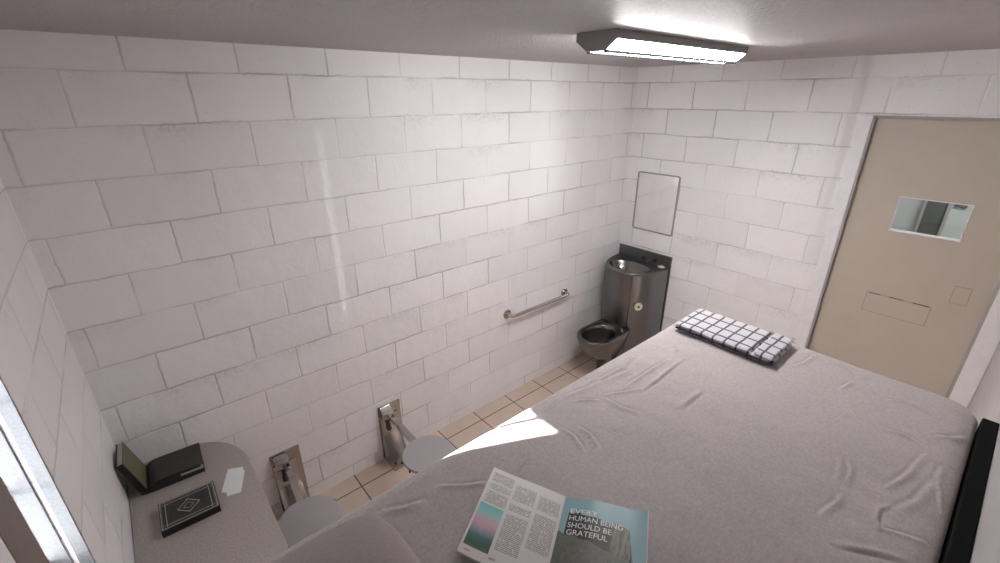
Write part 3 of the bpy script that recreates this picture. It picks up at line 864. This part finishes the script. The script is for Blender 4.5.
def left_page_mat():
    s = NT('printed_text_page'); uv = s.coord('UV'); u, v, _ = s.xyz(uv)
    c = s.comb(s.math('MULTIPLY', u, 150.0), s.math('MULTIPLY', v, 95.0), 0.0)
    rowf = s.math('FRACT', s.math('MULTIPLY', v, 58.0))
    rowi = s.math('FLOOR', s.math('MULTIPLY', v, 58.0))
    ink_row = s.band(rowf, .2, .78)
    wn = s.noise(s.comb(s.math('MULTIPLY', u, 70.0), s.math('MULTIPLY', rowi, 3.7), 0.0), 1.0, 2, .6)
    ink = s.math('MULTIPLY', ink_row, s.math('GREATER_THAN', wn, .42))
    colm = None
    for r in ((.045, .325, .055, .165), (.045, .325, .285, .425), (.365, .645, .095, .285), (.365, .645, .335, .415), (.365, .645, .455, .845),
              (.69, .965, .115, .285), (.69, .965, .325, .715)):
        k = s.rect(u, v, *r); colm = k if colm is None else s.math('MAXIMUM', colm, k)
    hl = s.rect(u, v, .045, .325, .185, .265)
    cap = s.math('MAXIMUM', s.rect(u, v, .05, .13, .945, .958), s.rect(u, v, .345, .42, .925, .945))
    col = s.mix(s.math('MULTIPLY', s.math('MULTIPLY', ink, colm), .72), (.60, .575, .56), (.10, .09, .09))
    col = s.mix(s.math('MULTIPLY', s.math('MULTIPLY', ink, hl), .75), col, (.05, .20, .19))
    col = s.mix(s.math('MULTIPLY', cap, .7), col, (.15, .15, .15))
    pic = s.rect(u, v, .025, .325, .445, .91)
    tt = s.math('DIVIDE', s.math('SUBTRACT', s.math('ADD', v, s.math('MULTIPLY_ADD', s.noise(uv, 9, 3), .06, -.03)), .445), .465)
    grad = s.ramp(tt, [(0, (.13, .42, .42)), (.18, (.22, .50, .50)), (.36, (.50, .36, .42)), (.48, (.52, .30, .36)), (.60, (.25, .25, .30)), (.74, (.02, .12, .10)), (.90, (.015, .06, .035)), (1, (.03, .10, .04))])
    col = s.mix(pic, col, grad)
    return s.bsdf(col, .42, 0, None, .4)
def right_page_mat():
    s = NT('printed_landscape_cover'); uv = s.coord('UV'); u, v, _ = s.xyz(uv)
    sky = s.mix(v, (.21, .38, .43), (.36, .49, .50))
    sky = s.mix(s.math('MULTIPLY', s.ramp(s.noise(uv, 3.2, 4), [(.5, (0,)), (.75, (1,))]), .4), sky, (.50, .56, .56))
    n1 = s.math('MULTIPLY_ADD', s.noise(uv, 9, 4), .08, -.04)
    # ridge height as a function of u
    rg = s.ramp(u, [(0.0, (.62,)), (.07, (.52,)), (.085, (.17,)), (.30, (.19,)), (.55, (.22,)), (.70, (.21,)), (.80, (.26,)), (.86, (.60,)), (1.0, (.72,))])
    rock_m = s.math('GREATER_THAN', s.math('ADD', v, n1), rg)
    streak = s.noise(s.comb(s.math('MULTIPLY', u, 26.0), s.math('MULTIPLY', v, 5.0), 0.0), 1.0, 4, .6)
    rock = s.mix(streak, (.006, .007, .006), (.045, .046, .038))
    lit = s.math('MULTIPLY', s.math('GREATER_THAN', s.math('ADD', u, n1), .60), s.ramp(streak, [(.35, (0,)), (.6, (1,))]))
    rock = s.mix(s.math('MULTIPLY', lit, .8), rock, (.27, .27, .20))
    fg_m = s.math('GREATER_THAN', s.math('ADD', v, s.math('MULTIPLY_ADD', u, -.20, n1)), .40)
    fg = s.mix(s.noise(uv, 22, 5, .7), (.02, .026, .022), (.24, .25, .21))
    gr_m = s.math('GREATER_THAN', s.math('ADD', v, s.math('ADD', n1, n1)), .78)
    fg = s.mix(gr_m, fg, (.09, .105, .05))
    col = s.mix(rock_m, sky, rock); col = s.mix(fg_m, col, fg)
    edge = s.math('GREATER_THAN', u, .99); col = s.mix(edge, col, (.60, .60, .58))
    return s.bsdf(col, .38, 0, None, .45)
M['page_white'] = simple('magazine_paper', (.60, .58, .57), .5, 0, 60, .03)
pl = page('text_page', -1, left_page_mat(), .0028, .0034)
pr = page('cover_page', 1, right_page_mat(), .0028, .0034)
page('page_stack', -1, M['page_white'], -.0030, .0027, ku=.985)
page('page_stack', 1, M['page_white'], -.0030, .0027, ku=.985)
# lettering printed on the cover page
M['ink_white'] = simple('white_printing_ink', (.80, .82, .80), .5)
def lettering(body, u0, v0, hgt, wid_u):
    cu = bpy.data.curves.new('lettering', 'FONT'); cu.body = body; cu.size = 1.0; cu.resolution_u = 3
    tmp = bpy.data.objects.new('tmp', cu); COL.objects.link(tmp)
    bpy.context.view_layer.update()
    me = bpy.data.meshes.new_from_object(tmp.evaluated_get(bpy.context.evaluated_depsgraph_get()))
    COL.objects.unlink(tmp); bpy.data.objects.remove(tmp); bpy.data.curves.remove(cu)
    w = max(v.co.x for v in me.vertices); h = max(v.co.y for v in me.vertices)
    for vv in me.vertices:
        u = u0 + wid_u*vv.co.x/w; v = v0 - hgt*vv.co.y/h
        vv.co = page_pt(u, v, 1, .0040) - mloc
    me.materials.append(M['ink_white'])
    return me
for body, u0, v0, wid in (('EVERY', .095, .190, .33), ('HUMAN BEING', .095, .270, .63), ('SHOULD BE', .095, .350, .51), ('GRATEFUL', .095, .430, .475)):
    me = lettering(body, u0, v0, .056, wid)
    me.name = 'lettering'; link(o := bpy.data.objects.new('lettering', me)); o.parent = pr

# ------------------------------------------------------------------ light
def sun(name, heading, energy, color, ang):
    l = bpy.data.lights.new(name, 'SUN'); l.energy = energy; l.color = color; l.angle = math.radians(ang)
    o = link(bpy.data.objects.new(name, l)); o.rotation_euler = Vector(heading).to_track_quat('-Z', 'Y').to_euler()
    o.location = (-6, 0, 6); return o
sun('sun', (1.0, -.485, -.610), 45.0, (1.0, .97, .95), .6)
sun('added_glint_sun', (1.122, 1.0, -.010), .32, (1, 1, 1), .35)       # extra sun added for the narrow wall stripe, standing for reflected sunlight
sun('added_glint_sun', (2.6, 1.0, .27), .95, (1, 1, 1), 2.6)  # second added sun, softer, for the wider patch on the long wall

w = bpy.data.worlds.new('sky'); w.use_nodes = True; SC.world = w
bg = w.node_tree.nodes['Background']; bg.inputs[0].default_value = (.80, .89, 1.0, 1); bg.inputs[1].default_value = 3.4

# ------------------------------------------------------------------ camera
F = Vector((.59771869, .70377669, -.38396712)); Rt = Vector((.76141603, -.64825704, -.00290545)); Up = Vector((.25095417, .29062208, .9233422))
cam = bpy.data.cameras.new('camera'); co = link(bpy.data.objects.new('camera', cam))
cam.sensor_fit = 'HORIZONTAL'; cam.sensor_width = 36; cam.lens = 448.161/1000*36; cam.clip_start = .01
m = Matrix((( Rt.x, Up.x, -F.x, .29172), (Rt.y, Up.y, -F.y, -2.26252), (Rt.z, Up.z, -F.z, 2.24166), (0, 0, 0, 1)))
co.matrix_world = m
SC.camera = co

SC.view_settings.view_transform = 'Standard'; SC.view_settings.look = 'None'
SC.view_settings.gamma = 1.0; SC.view_settings.use_curve_mapping = False
SC.view_settings.exposure = 1.16
SC.cycles.max_bounces = 12; SC.cycles.diffuse_bounces = 8
